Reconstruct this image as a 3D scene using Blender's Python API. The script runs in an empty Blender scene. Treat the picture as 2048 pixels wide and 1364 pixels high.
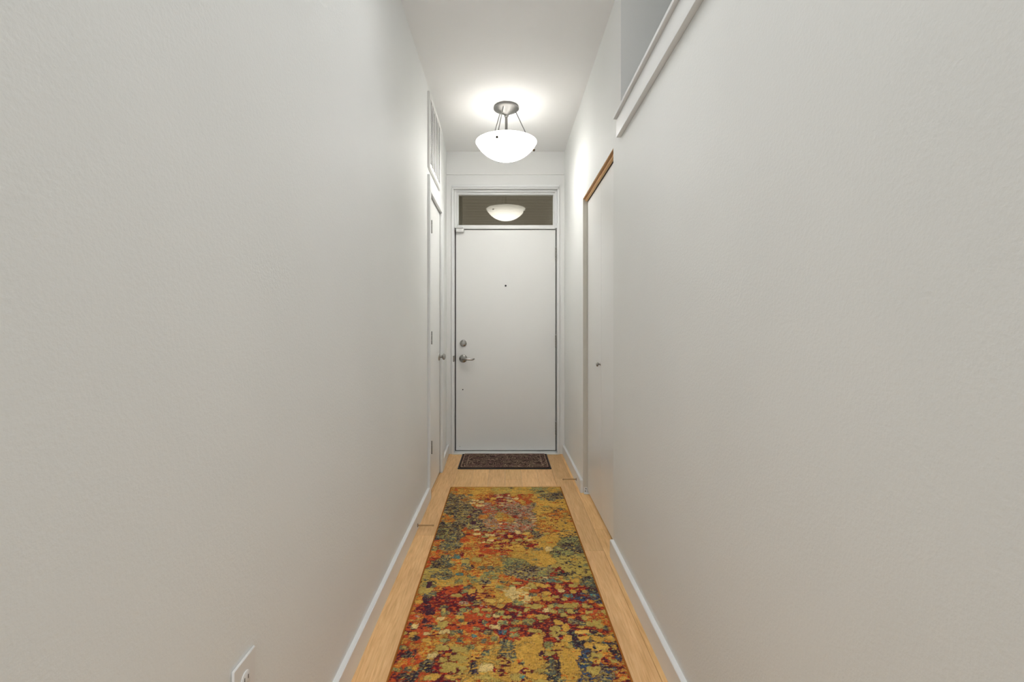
import bpy, bmesh, math, random
import numpy as np
from mathutils import Vector, Matrix

S = bpy.context.scene
COL = S.collection
PI = math.pi

# ------------------------------------------------------------------ camera, world, light, exposure
cam_data = bpy.data.cameras.new('camera')
cam = bpy.data.objects.new('camera', cam_data)
COL.objects.link(cam)
cam.location = (0, 0, 1.11)
cam.rotation_euler = (PI/2, 0, 0)
cam_data.sensor_fit = 'HORIZONTAL'
cam_data.sensor_width = 36
cam_data.lens = 36*970/2048
cam_data.shift_x = 14/2048
cam_data.shift_y = -22/2048
cam_data.clip_start = .02
S.camera = cam
S.view_settings.view_transform = 'Standard'
S.view_settings.look = 'None'
S.view_settings.gamma = 1
S.view_settings.exposure = 0.10
S.view_settings.use_curve_mapping = False

W = bpy.data.worlds.new('night')
S.world = W
W.use_nodes = True
W.node_tree.nodes['Background'].inputs[0].default_value = (.55, .52, .45, 1)
W.node_tree.nodes['Background'].inputs[1].default_value = .75      # dim night air beyond the transom

def lamp(name, kind, loc, energy, rot=(0, 0, 0), color=(1, 1, 1), **kw):
    d = bpy.data.lights.new(name, kind)
    d.energy = energy; d.color = color
    for k, v in kw.items(): setattr(d, k, v)
    o = bpy.data.objects.new(name, d)
    COL.objects.link(o)
    o.location = loc; o.rotation_euler = rot
    return o

WARM = (.975, .98, .985)
# added fill lights: behind the camera and over the hall
lamp('rear_fill_panel', 'AREA', (.0, -4.2, 1.15), 52, (PI/2, 0, 0), (.95, .975, 1.0), shape='RECTANGLE', size=3.4, size_y=2.1)
lamp('hall_fill_panel', 'AREA', (0, .75, 2.69), 6.7, (0, 0, 0), WARM, shape='RECTANGLE', size=.6, size_y=2.2, spread=math.radians(105))
lamp('hall_fill_point', 'POINT', (0, 1.65, 2.40), 2.6, color=WARM, shadow_soft_size=.18)
# the two bulbs inside the glass bowl
LX, LY, CEIL = .009, 3.46, 2.702
for sx in (-1, 1):
    lamp('bulb_light', 'POINT', (LX+sx*.075, LY-.01, 2.415), .35, color=WARM, shadow_soft_size=.028)

# ------------------------------------------------------------------ materials
def mat(name):
    m = bpy.data.materials.new(name); m.use_nodes = True
    nt = m.node_tree
    return m, nt, nt.nodes['Principled BSDF']

def node(nt, kind, **kw):
    n = nt.nodes.new(kind)
    for k, v in kw.items():
        if k.startswith('i_'):
            n.inputs[k[2:].replace('_', ' ')].default_value = v
        else: setattr(n, k, v)
    return n

def srgb(r, g, b):
    return tuple(((c/255+.055)/1.055)**2.4 if c > 10 else c/3294 for c in (r, g, b))+(1,)

def simple(name, rgb, rough=.5, metal=0.0, spec=.5):
    m, nt, b = mat(name)
    b.inputs['Base Color'].default_value = rgb
    b.inputs['Roughness'].default_value = rough
    b.inputs['Metallic'].default_value = metal
    b.inputs['Specular IOR Level'].default_value = spec
    return m

def painted_wall(name, rgb, strength=.3):
    """Flat paint over orange-peel texture."""
    m, nt, b = mat(name)
    L = nt.links.new
    tc = node(nt, 'ShaderNodeTexCoord')
    n1 = node(nt, 'ShaderNodeTexNoise', i_Scale=150.0, i_Detail=2.5, i_Roughness=.55)
    n2 = node(nt, 'ShaderNodeTexNoise', i_Scale=1.6, i_Detail=2.0)
    bp = node(nt, 'ShaderNodeBump', i_Strength=strength, i_Distance=.0018)
    cr = node(nt, 'ShaderNodeValToRGB')
    cr.color_ramp.elements[0].position = .35; cr.color_ramp.elements[1].position = .65
    c = Vector(rgb[:3])
    cr.color_ramp.elements[0].color = tuple(c*.985)+(1,)
    cr.color_ramp.elements[1].color = tuple(c*1.01)+(1,)
    L(tc.outputs['Object'], n1.inputs['Vector']); L(tc.outputs['Object'], n2.inputs['Vector'])
    L(n1.outputs['Fac'], bp.inputs['Height']); L(bp.outputs['Normal'], b.inputs['Normal'])
    L(n2.outputs['Fac'], cr.inputs['Fac']); L(cr.outputs['Color'], b.inputs['Base Color'])
    b.inputs['Roughness'].default_value = .62
    b.inputs['Specular IOR Level'].default_value = .3
    return m

M = {}
M['wall'] = painted_wall('wall_paint', (.852, .862, .842, 1))
M['wall_back'] = painted_wall('entry_wall_paint', (.865, .87, .855, 1), .2)
M['ceiling'] = painted_wall('ceiling_paint', (.89, .89, .88, 1), .2)
M['trim'] = simple('white_trim_paint', (.84, .85, .845, 1), .38)
M['door'] = simple('white_door_paint', (.85, .853, .835, 1), .36)
M['closet_door'] = simple('closet_door_lacquer', (.875, .88, .865, 1), .3)
M['vent'] = simple('vent_enamel', (.80, .80, .78, 1), .35)
M['dark'] = simple('dark_gap', (.02, .018, .016, 1), .9)
M['duct'] = simple('duct_dark', (.16, .15, .14, 1), .8)
M['nickel'] = simple('satin_nickel', (.40, .39, .37, 1), .36, 1.0)
M['lamp_metal'] = simple('lamp_nickel', (.21, .205, .195, 1), .42, .9)
M['finial'] = simple('finial_bronze', (.022, .013, .006, 1), .6, 0, .15)
M['steel'] = simple('brushed_steel', (.36, .35, .33, 1), .27, 1.0)
M['hinge'] = simple('aged_hinge_steel', (.25, .24, .22, 1), .4, 1.0)
M['bronze'] = simple('bronze_rod', (.42, .26, .12, 1), .4, .4)
M['rubber'] = simple('black_rubber', (.014, .014, .017, 1), .6)
M['plastic'] = simple('white_plastic', (.82, .82, .81, 1), .3)
M['slot'] = simple('socket_slot', (.05, .045, .04, 1), .6)
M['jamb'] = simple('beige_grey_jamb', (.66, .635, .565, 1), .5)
M['threshold'] = simple('threshold_metal', (.78, .79, .78, 1), .35, .25)
M['porch'] = simple('porch_boards', (.40, .37, .325, 1), .8)

def wood(name, scale_mul=1.0):
    m, nt, b = mat(name)
    L = nt.links.new
    tc = node(nt, 'ShaderNodeTexCoord')
    oi = node(nt, 'ShaderNodeObjectInfo')
    add = node(nt, 'ShaderNodeVectorMath', operation='ADD')
    mulr = node(nt, 'ShaderNodeVectorMath', operation='SCALE'); mulr.inputs[3].default_value = 37.0
    comb = node(nt, 'ShaderNodeCombineXYZ')
    L(oi.outputs['Random'], comb.inputs['X']); L(oi.outputs['Random'], comb.inputs['Y']); L(comb.outputs[0], mulr.inputs[0])
    L(tc.outputs['Object'], add.inputs[0]); L(mulr.outputs[0], add.inputs[1])
    mp = node(nt, 'ShaderNodeMapping'); mp.inputs['Scale'].default_value = (1, .055, 1)
    L(add.outputs[0], mp.inputs['Vector'])
    g1 = node(nt, 'ShaderNodeTexNoise', i_Scale=150.0*scale_mul, i_Detail=5.0, i_Roughness=.62, i_Distortion=.4)
    L(mp.outputs[0], g1.inputs['Vector'])
    mp2 = node(nt, 'ShaderNodeMapping'); mp2.inputs['Scale'].default_value = (1, .16, 1)
    L(add.outputs[0], mp2.inputs['Vector'])
    g2 = node(nt, 'ShaderNodeTexNoise', i_Scale=16.0*scale_mul, i_Detail=3.0, i_Distortion=1.2)
    L(mp2.outputs[0], g2.inputs['Vector'])
    r1 = node(nt, 'ShaderNodeValToRGB')
    e = r1.color_ramp.elements
    e[0].position = .30; e[0].color = srgb(222, 174, 118)
    e[1].position = .72; e[1].color = srgb(250, 210, 156)
    k = e.new(.50); k.color = srgb(240, 194, 136)
    L(g1.outputs['Fac'], r1.inputs['Fac'])
    r2 = node(nt, 'ShaderNodeValToRGB')
    r2.color_ramp.elements[0].position = .32; r2.color_ramp.elements[0].color = (.91, .89, .86, 1)
    r2.color_ramp.elements[1].position = .66; r2.color_ramp.elements[1].color = (1.02, 1.02, 1.02, 1)
    L(g2.outputs['Fac'], r2.inputs['Fac'])
    mx = node(nt, 'ShaderNodeMix', data_type='RGBA', blend_type='MULTIPLY'); mx.inputs[0].default_value = 1
    L(r1.outputs['Color'], mx.inputs[6]); L(r2.outputs['Color'], mx.inputs[7])
    mx2 = node(nt, 'ShaderNodeMix', data_type='RGBA', blend_type='MULTIPLY'); mx2.inputs[0].default_value = 1
    L(mx.outputs[2], mx2.inputs[6]); L(oi.outputs['Color'], mx2.inputs[7])
    L(mx2.outputs[2], b.inputs['Base Color'])
    bp = node(nt, 'ShaderNodeBump', i_Strength=.12, i_Distance=.001)
    L(g1.outputs['Fac'], bp.inputs['Height']); L(bp.outputs['Normal'], b.inputs['Normal'])
    b.inputs['Roughness'].default_value = .48
    b.inputs['Specular IOR Level'].default_value = .35
    return m
M['plank'] = wood('oak_plank')
M['rear_floor'] = simple('neutral_rear_floor', (.50, .49, .47, 1), .9)  # unseen floor, greyed to cut the warm bounce into the corridor
M['header_wood'] = wood('header_wood', .8)

def bowl_glass(name, rim, low):
    """Frosted lamp glass; it glows most near the bulbs low in the bowl and least at the rim."""
    m, nt, b = mat(name)
    L = nt.links.new
    out = nt.nodes['Material Output']
    b.inputs['Base Color'].default_value = (.86, .85, .83, 1)
    b.inputs['Roughness'].default_value = .22
    b.inputs['Emission Color'].default_value = (1, .985, .955, 1)
    b.inputs['Emission Strength'].default_value = 0
    if low:
        tc = node(nt, 'ShaderNodeTexCoord'); sp = node(nt, 'ShaderNodeSeparateXYZ'); L(tc.outputs['Object'], sp.inputs[0])
        mr = node(nt, 'ShaderNodeMapRange', interpolation_type='SMOOTHSTEP')
        mr.inputs['From Min'].default_value = .142; mr.inputs['From Max'].default_value = .0
        mr.inputs['To Min'].default_value = rim; mr.inputs['To Max'].default_value = low
        L(sp.outputs['Z'], mr.inputs['Value'])
        gain = node(nt, 'ShaderNodeMath', operation='MULTIPLY', name='glow'); gain.inputs[1].default_value = 1.0
        L(mr.outputs[0], gain.inputs[0]); L(gain.outputs[0], b.inputs['Emission Strength'])
    tr = node(nt, 'ShaderNodeBsdfTranslucent'); tr.inputs[0].default_value = (.9, .885, .86, 1)
    mx = node(nt, 'ShaderNodeMixShader'); mx.inputs[0].default_value = .25 if low else .12
    L(b.outputs[0], mx.inputs[1]); L(tr.outputs[0], mx.inputs[2]); L(mx.outputs[0], out.inputs[0])
    return m
BOWL_RIM, BOWL_LOW = 4.4, 25.0
M['bowl_inner'] = bowl_glass('frosted_bowl_inner', 0, 0)
M['bowl'] = bowl_glass('frosted_bowl_glass', BOWL_RIM, BOWL_LOW)
m, nt, b = mat('lit_bulb')
b.inputs['Base Color'].default_value = (.9, .9, .88, 1)
b.inputs['Emission Color'].default_value = (1, .96, .9, 1); b.inputs['Emission Strength'].default_value = 6
M['bulb'] = m

m, nt, b = mat('transom_glass')
nt.nodes.remove(b)
gl = node(nt, 'ShaderNodeBsdfGlass'); gl.inputs['IOR'].default_value = 1.5; gl.inputs['Roughness'].default_value = 0
gl.inputs['Color'].default_value = (.80, .79, .74, 1)
nt.links.new(gl.outputs[0], nt.nodes['Material Output'].inputs[0])
M['glass'] = m

def rug_material():
    m, nt, b = mat('runner_pile')
    L = nt.links.new
    at = node(nt, 'ShaderNodeAttribute', attribute_name='Col')
    tc = node(nt, 'ShaderNodeTexCoord')
    sep = node(nt, 'ShaderNodeSeparateXYZ'); L(tc.outputs['Object'], sep.inputs[0])
    ns = node(nt, 'ShaderNodeTexNoise', i_Scale=60.0, i_Detail=2.0); L(tc.outputs['Object'], ns.inputs['Vector'])
    # ribs run the length of the runner, one every 5.4 mm
    wob = node(nt, 'ShaderNodeMath', operation='MULTIPLY_ADD'); wob.inputs[1].default_value = .0022
    L(ns.outputs['Fac'], wob.inputs[0]); L(sep.outputs['X'], wob.inputs[2])
    sc = node(nt, 'ShaderNodeMath', operation='MULTIPLY'); sc.inputs[1].default_value = 2*PI/.0054
    L(wob.outputs[0], sc.inputs[0])
    sn = node(nt, 'ShaderNodeMath', operation='SINE'); L(sc.outputs[0], sn.inputs[0])
    rr = node(nt, 'ShaderNodeMapRange'); rr.inputs['From Min'].default_value = -1; rr.inputs['From Max'].default_value = -.35
    rr.inputs['To Min'].default_value = 1; rr.inputs['To Max'].default_value = 0
    L(sn.outputs[0], rr.inputs['Value'])
    n2 = node(nt, 'ShaderNodeTexNoise', i_Scale=26.0, i_Detail=2.0); L(tc.outputs['Object'], n2.inputs['Vector'])
    r2 = node(nt, 'ShaderNodeMapRange'); r2.inputs['From Min'].default_value = .40; r2.inputs['From Max'].default_value = .62
    r2.inputs['To Min'].default_value = .12; r2.inputs['To Max'].default_value = .75
    L(n2.outputs['Fac'], r2.inputs['Value'])
    mu = node(nt, 'ShaderNodeMath', operation='MULTIPLY'); L(rr.outputs[0], mu.inputs[0]); L(r2.outputs[0], mu.inputs[1])
    mx = node(nt, 'ShaderNodeMix', data_type='RGBA', blend_type='MULTIPLY')
    L(mu.outputs[0], mx.inputs[0]); L(at.outputs['Color'], mx.inputs[6]); mx.inputs[7].default_value = (.42, .24, .20, 1)
    n3 = node(nt, 'ShaderNodeTexNoise', i_Scale=420.0, i_Detail=2.0); L(tc.outputs['Object'], n3.inputs['Vector'])
    r3 = node(nt, 'ShaderNodeMapRange'); r3.inputs['To Min'].default_value = .62; r3.inputs['To Max'].default_value = 1.38
    L(n3.outputs['Fac'], r3.inputs['Value'])
    mx2 = node(nt, 'ShaderNodeMix', data_type='RGBA', blend_type='MULTIPLY'); mx2.inputs[0].default_value = 1
    L(mx.outputs[2], mx2.inputs[6]); L(r3.outputs[0], mx2.inputs[7])
    L(mx2.outputs[2], b.inputs['Base Color'])
    ad = node(nt, 'ShaderNodeMath', operation='MULTIPLY_ADD'); ad.inputs[1].default_value = .35
    L(sn.outputs[0], ad.inputs[0]); L(n3.outputs['Fac'], ad.inputs[2])
    bp = node(nt, 'ShaderNodeBump', i_Strength=.6, i_Distance=.0015); L(ad.outputs[0], bp.inputs['Height'])
    L(bp.outputs['Normal'], b.inputs['Normal'])
    b.inputs['Roughness'].default_value = .95; b.inputs['Specular IOR Level'].default_value = .1
    return m
M['rug'] = rug_material()
M['rug_edge'] = simple('runner_binding', srgb(168, 104, 46), .9, 0, .1)

def mat_material():
    """Brown ribbed doormat: scrolling lighter lines and two border lines."""
    m, nt, b = mat('doormat_pile')
    L = nt.links.new
    tc = node(nt, 'ShaderNodeTexCoord')
    def scroll(scale, freq, width):
        n = node(nt, 'ShaderNodeTexNoise', i_Scale=scale, i_Detail=1.0, i_Distortion=.6); L(tc.outputs['Object'], n.inputs['Vector'])
        f = node(nt, 'ShaderNodeMath', operation='MULTIPLY'); f.inputs[1].default_value = freq; L(n.outputs['Fac'], f.inputs[0])
        s = node(nt, 'ShaderNodeMath', operation='SINE'); L(f.outputs[0], s.inputs[0])
        a = node(nt, 'ShaderNodeMath', operation='ABSOLUTE'); L(s.outputs[0], a.inputs[0])
        l = node(nt, 'ShaderNodeMath', operation='LESS_THAN'); l.inputs[1].default_value = width; L(a.outputs[0], l.inputs[0])
        return l.outputs[0]
    s1 = scroll(17.0, 26.0, .42)
    sep = node(nt, 'ShaderNodeSeparateXYZ'); L(tc.outputs['Object'], sep.inputs[0])
    def inset(axis, half):
        a = node(nt, 'ShaderNodeMath', operation='ABSOLUTE'); L(sep.outputs[axis], a.inputs[0])
        s = node(nt, 'ShaderNodeMath', operation='SUBTRACT'); s.inputs[0].default_value = half; L(a.outputs[0], s.inputs[1])
        return s.outputs[0]
    mn = node(nt, 'ShaderNodeMath', operation='SMOOTH_MIN'); mn.inputs[2].default_value = .03
    L(inset('X', .370), mn.inputs[0]); L(inset('Y', .225), mn.inputs[1])
    def line(at):
        c = node(nt, 'ShaderNodeMath', operation='COMPARE'); c.inputs[1].default_value = at; c.inputs[2].default_value = .0032
        L(mn.outputs[0], c.inputs[0]); return c.outputs[0]
    mx = node(nt, 'ShaderNodeMath', operation='MAXIMUM'); L(line(.020), mx.inputs[0]); L(line(.062), mx.inputs[1])
    inner = node(nt, 'ShaderNodeMath', operation='GREATER_THAN'); inner.inputs[1].default_value = .014; L(mn.outputs[0], inner.inputs[0])
    sm = node(nt, 'ShaderNodeMath', operation='MULTIPLY'); L(s1, sm.inputs[0]); L(inner.outputs[0], sm.inputs[1])
    tot = node(nt, 'ShaderNodeMath', operation='MAXIMUM'); L(mx.outputs[0], tot.inputs[0]); L(sm.outputs[0], tot.inputs[1])
    n3 = node(nt, 'ShaderNodeTexNoise', i_Scale=12.0); L(tc.outputs['Object'], n3.inputs['Vector'])
    ca = node(nt, 'ShaderNodeValToRGB')
    ca.color_ramp.elements[0].color = srgb(58, 38, 38); ca.color_ramp.elements[1].color = srgb(74, 58, 46)
    cb = node(nt, 'ShaderNodeValToRGB')
    cb.color_ramp.elements[0].position = .35; cb.color_ramp.elements[1].position = .62
    cb.color_ramp.elements[0].color = srgb(146, 112, 104); cb.color_ramp.elements[1].color = srgb(168, 144, 120)
    L(n3.outputs['Fac'], ca.inputs[0]); L(n3.outputs['Fac'], cb.inputs[0])
    mc = node(nt, 'ShaderNodeMix', data_type='RGBA'); L(tot.outputs[0], mc.inputs[0]); L(ca.outputs[0], mc.inputs[6]); L(cb.outputs[0], mc.inputs[7])
    L(mc.outputs[2], b.inputs['Base Color'])
    bp = node(nt, 'ShaderNodeBump', i_Strength=.5, i_Distance=.002); L(tot.outputs[0], bp.inputs['Height']); L(bp.outputs['Normal'], b.inputs['Normal'])
    b.inputs['Roughness'].default_value = .9; b.inputs['Specular IOR Level'].default_value = .15
    return m
M['doormat'] = mat_material()

# ------------------------------------------------------------------ mesh helpers
def tag(o, label=None, cat=None, group=None, kind=None):
    if label: o['label'] = label
    if cat: o['category'] = cat
    if group: o['group'] = group
    if kind: o['kind'] = kind
    return o

def empty(name, loc=(0, 0, 0), label=None, cat=None, group=None, kind=None):
    o = bpy.data.objects.new(name, None); COL.objects.link(o)
    o.location = loc; o.empty_display_size = .05
    bpy.context.view_layer.update()
    return tag(o, label, cat, group, kind)

def obj(name, bm, material, parent=None, smooth=False, origin=None):
    """Link a bmesh, built in world coordinates, as one object (under parent when given)."""
    if origin is not None:
        bmesh.ops.translate(bm, verts=bm.verts, vec=-Vector(origin))
    bmesh.ops.recalc_face_normals(bm, faces=bm.faces)
    me = bpy.data.meshes.new(name); bm.to_mesh(me); bm.free()
    me.materials.append(material)
    if smooth:
        for p in me.polygons: p.use_smooth = True
        if smooth != 'all':
            me.set_sharp_from_angle(angle=math.radians(40))
    o = bpy.data.objects.new(name, me); COL.objects.link(o)
    base = Vector(origin) if origin is not None else Vector((0, 0, 0))
    if parent is not None:
        o.parent = parent
        g = Vector((0, 0, 0)); p = parent
        while p is not None: g += p.location; p = p.parent
        o.location = base-g
    else:
        o.location = base
    return o

def box(bm, x0, x1, y0, y1, z0, z1, bev=0, seg=1):
    r = bmesh.ops.create_cube(bm, size=1)
    vs = r['verts']
    bmesh.ops.scale(bm, vec=(x1-x0, y1-y0, z1-z0), verts=vs)
    bmesh.ops.translate(bm, vec=((x0+x1)/2, (y0+y1)/2, (z0+z1)/2), verts=vs)
    if bev:
        es = list({e for v in vs for e in v.link_edges})
        bmesh.ops.bevel(bm, geom=es, offset=bev, segments=seg, affect='EDGES', profile=.5)
    return bm

def boxes(*rows, bev=0):
    bm = bmesh.new()
    for r in rows: box(bm, *r, bev=bev)
    return bm

def lathe(bm, prof, centre, axis='Z', n=32, flip=1):
    """Revolve (radius, height) points about an axis through centre."""
    rings = []
    c = Vector(centre)
    def pt(r, h, a):
        u, v = r*math.cos(a), r*math.sin(a)
        if axis == 'Z': return c+Vector((u, v, h))
        if axis == 'Y': return c+Vector((u, h, v))
        return c+Vector((h, u, v))
    for r, h in prof:
        if r < 1e-6: rings.append([bm.verts.new(pt(0, h, 0))])
        else: rings.append([bm.verts.new(pt(r, h, 2*PI*i/n)) for i in range(n)])
    for a, b in zip(rings, rings[1:]):
        for i in range(n):
            j = (i+1) % n
            f = []
            for v in (a[i % len(a)], a[j % len(a)], b[j % len(b)], b[i % len(b)]):
                if v not in f: f.append(v)
            if len(f) > 2: bm.faces.new(f)
    return bm

def tube(bm, pts, rad, n=10):
    """A round tube along points, one radius or one per point."""
    pts = [Vector(p) for p in pts]
    rads = rad if isinstance(rad, (list, tuple)) else [rad]*len(pts)
    rings = []
    for i, p in enumerate(pts):
        t = (pts[min(i+1, len(pts)-1)]-pts[max(i-1, 0)]).normalized()
        up = Vector((0, 0, 1)) if abs(t.z) < .9 else Vector((1, 0, 0))
        a = t.cross(up).normalized(); b2 = t.cross(a).normalized()
        rings.append([bm.verts.new(p+rads[i]*(math.cos(2*PI*k/n)*a+math.sin(2*PI*k/n)*b2)) for k in range(n)])
    for r, q in zip(rings, rings[1:]):
        for k in range(n): bm.faces.new((r[k], r[(k+1) % n], q[(k+1) % n], q[k]))
    bm.faces.new(rings[0]); bm.faces.new(rings[-1])
    return bm

# ------------------------------------------------------------------ the setting
XL, XR = -.503, .531            # corridor walls
YB = 4.34                       # entry wall
LD0, LD1 = 3.28, 3.77          # opening of the side door in the left wall
NE = 2.377                      # near end of the closet opening, right wall
CF = 3.305                      # far end of the closet opening

# left wall: opening for the side door; past it the wall drifts out a little to the corner
bm = boxes((XL-.12, XL, -.1, LD0, 0, CEIL), (XL-.12, XL, LD0, LD1, 2.03, CEIL), (XL-.12, XL, LD1, 3.85, 0, CEIL))
vs = [bm.verts.new(p) for p in ((XL, 3.85, 0), (XL, 3.85, CEIL), (-.530, YB+.15, CEIL), (-.530, YB+.15, 0), (XL-.12, 3.85, 0), (XL-.12, 3.85, CEIL), (XL-.12, YB+.15, CEIL), (XL-.12, YB+.15, 0))]
for f in ((0, 1, 2, 3), (4, 7, 6, 5), (0, 4, 5, 1), (3, 2, 6, 7), (1, 5, 6, 2), (0, 3, 7, 4)): bm.faces.new([vs[i] for i in f])
tag(obj('wall_left', bm, M['wall']), 'long grey-white textured wall on the left with the air return and side door', 'wall', kind='structure')

# right wall: low wall under the ledge, pier, head over the closet, far piece
bm = boxes((XR, XR+.12, -.1, 2.224, 0, 2.074), (XR, XR+.12, 2.224, NE, 0, CEIL), (XR, XR+.12, NE, CF, 2.003, CEIL), (XR, XR+.12, CF, YB+.15, 0, CEIL))
tag(obj('wall_right', bm, M['wall']), 'long grey-white textured wall on the right with the closet opening and high ledge', 'wall', kind='structure')
# recess above the ledge
bm = boxes((XR+.12, 1.75, 2.224, 2.34, 1.9, CEIL), (1.65, 1.75, -.1, 2.224, 1.9, CEIL), (XR+.12, 1.65, -.1, 2.224, 1.9, 2.02), (XR, 1.75, -.2, -.1, 2.02, CEIL))
tag(obj('wall_recess', bm, M['wall']), 'grey walls of the recess above the high ledge on the right', 'wall', kind='structure')
# closet shell behind its doors
bm = boxes((1.2, 1.3, 2.3, 3.4, 0, 2.1), (XR+.12, 1.2, NE-.1, NE, 0, 2.1), (XR+.12, 1.2, CF, CF+.1, 0, 2.1), (XR+.12, 1.3, 2.3, 3.4, 2.1, 2.15))
tag(obj('wall_closet', bm, M['wall']), 'inner walls of the closet behind the bifold doors', 'wall', kind='structure')
bm = boxes((-1.2, -1.1, 3.1, 3.9, 0, 2.1), (-1.1, XL-.12, 3.1, 3.2, 0, 2.1), (-1.1, XL-.12, 3.8, 3.9, 0, 2.1), (-1.2, XL-.12, 3.1, 3.9, 2.1, 2.15))
tag(obj('wall_cupboard', bm, M['wall']), 'inner walls of the cupboard behind the narrow side door', 'wall', kind='structure')

# entry wall: door opening x -.4605..478, transom up to 2.396; the top course stands 1 cm proud
OX0, OX1, OTOP = -.476, .487, 2.397
bm = boxes((-.64, OX0, YB, YB+.14, 0, 2.497), (OX1, .66, YB, YB+.14, 0, 2.497), (OX0, OX1, YB, YB+.14, OTOP, 2.497), (-.64, .66, YB-.011, YB+.14, 2.497, CEIL))
tag(obj('wall_back', bm, M['wall_back']), 'white end wall around the entry door with a thin line above the transom', 'wall', kind='structure')

tag(obj('ceiling', boxes((-.64, 1.76, -.1, YB+.15, CEIL, CEIL+.1)), M['ceiling']), 'flat white ceiling carrying the bowl lamp', 'ceiling', kind='structure')

# the living room behind the camera
bm = boxes((-2.7, -2.6, -4.4, -.1, 0, CEIL), (2.6, 2.7, -4.4, -.1, 0, CEIL), (-2.7, 2.7, -4.5, -4.4, 0, CEIL),
           (-2.7, XL, -.2, -.1, 0, CEIL), (XR, 2.7, -.2, -.1, 0, 2.02), (1.75, 2.7, -.2, -.1, 2.02, CEIL))
tag(obj('wall_rear', bm, M['wall']), 'walls of the living room behind the camera', 'wall', kind='structure')
tag(obj('ceiling', boxes((-2.7, 2.7, -4.5, -.1, CEIL, CEIL+.1)), M['ceiling']), 'white ceiling of the living room behind the camera', 'ceiling', kind='structure')

# floor: slab, and every plank of the corridor a part of it
floor = obj('floor', boxes((-2.7, 2.7, -4.5, YB+.2, -.06, -.004)), M['rear_floor'])
tag(floor, 'honey oak plank floor of the corridor', 'floor', kind='structure')
rng = random.Random(5)
PW = .124
JOINTS = {-2: [-.8, .85, 2.62, 4.272], -1: [-.8, .4, 1.9, 3.05], 0: [-.8, 1.1, 2.4, 3.77], 1: [-.8, .2, 1.6, 2.95], 2: [-.8, .9, 2.2, 3.6], 3: [-.8, .3, 1.4, 3.2],
          4: [-.8, .55, 1.826, 3.46], 5: [-.8, 1.0, 2.44, 3.62], -3: [-.8, 1.3, 2.9], 6: [-.8, 1.2, 2.7], 7: [-.8, .7, 2.5]}
# row k spans x from -.248 + PW*k
TONE = {4: 1.0, 5: .86, -2: 1.0, -3: .95, 3: 1.0}
for k, js in JOINTS.items():
    x0 = -.248+PW*k
    ends = js+[YB+.13]
    for a, b2 in zip(ends, ends[1:]):
        bm = bmesh.new()
        box(bm, x0+.0005, x0+PW-.0005, a+.0006, b2-.0006, -.004, 0)
        top = [e for e in bm.edges if all(v.co.z > -.001 for v in e.verts)]
        bmesh.ops.bevel(bm, geom=top, offset=.0009, segments=1, affect='EDGES')
        p = obj('plank', bm, M['plank'], floor)
        t = TONE.get(k, 1.0)*rng.uniform(.95, 1.05)
        if k == 5 and a < 2.44: t = .99
        if k == 4 and b2 < 1.9: t = .93
        p.color = (t, t*rng.uniform(.985, 1.0), t*rng.uniform(.96, 1.0), 1)

# baseboards: square-topped, edge eased
BH, BT = .084, .017
def baseboard(name, label, pts, side):
    """pts: wall line from near to far; side +1 pushes the board towards +x."""
    bm = bmesh.new()
    prof = [(0, 0), (BT, 0), (BT, BH-.0025), (BT-.0025, BH), (0, BH)]
    rings = [[bm.verts.new((x+side*px, y, z)) for px, z in prof] for x, y in pts]
    for r, q in zip(rings, rings[1:]):
        for i in range(5): bm.faces.new((r[i], r[(i+1) % 5], q[(i+1) % 5], q[i]))
    bm.faces.new(rings[0]); bm.faces.new(rings[-1])
    return tag(obj(name, bm, M['trim']), label, 'baseboard', kind='structure')
baseboard('baseboard_left', 'long white baseboard along the left wall up to the side door', [(XL, -.1), (XL, 3.15)], 1)
baseboard('baseboard_left', 'short white baseboard between the side door and the entry wall', [(XL, 3.866), (-.5185, YB)], 1)
baseboard('baseboard_right', 'long white baseboard along the right wall up to the closet', [(XR, -.1), (XR, NE)], -1)
baseboard('baseboard_right', 'white baseboard between the closet opening and the entry wall', [(XR, CF), (XR, YB)], -1)

# ledge on the right wall: cap and apron
ledge = empty('trim_1', (XR, 2.224, 1.992), 'white ledge trim with cap and apron high on the right wall', 'trim', kind='structure')
obj('ledge_cap', boxes((.4955, XR+.13, -.1, 2.224, 2.075, 2.089), bev=.0012), M['trim'], ledge)
obj('ledge_apron', boxes((.510, XR, -.1, 2.224, 1.992, 2.075), bev=.001), M['trim'], ledge)

# wooden head of the closet opening
head = empty('trim_2', (XR, CF, 2.0), 'bare wooden head strip over the closet doors', 'trim', kind='structure')
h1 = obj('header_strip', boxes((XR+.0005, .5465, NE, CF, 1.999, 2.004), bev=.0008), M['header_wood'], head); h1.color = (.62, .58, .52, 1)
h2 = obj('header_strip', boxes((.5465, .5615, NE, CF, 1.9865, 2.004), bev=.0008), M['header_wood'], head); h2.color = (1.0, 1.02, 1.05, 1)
obj('track', boxes((.5625, .60, NE, CF, 1.992, 2.004)), M['duct'], head)

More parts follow.
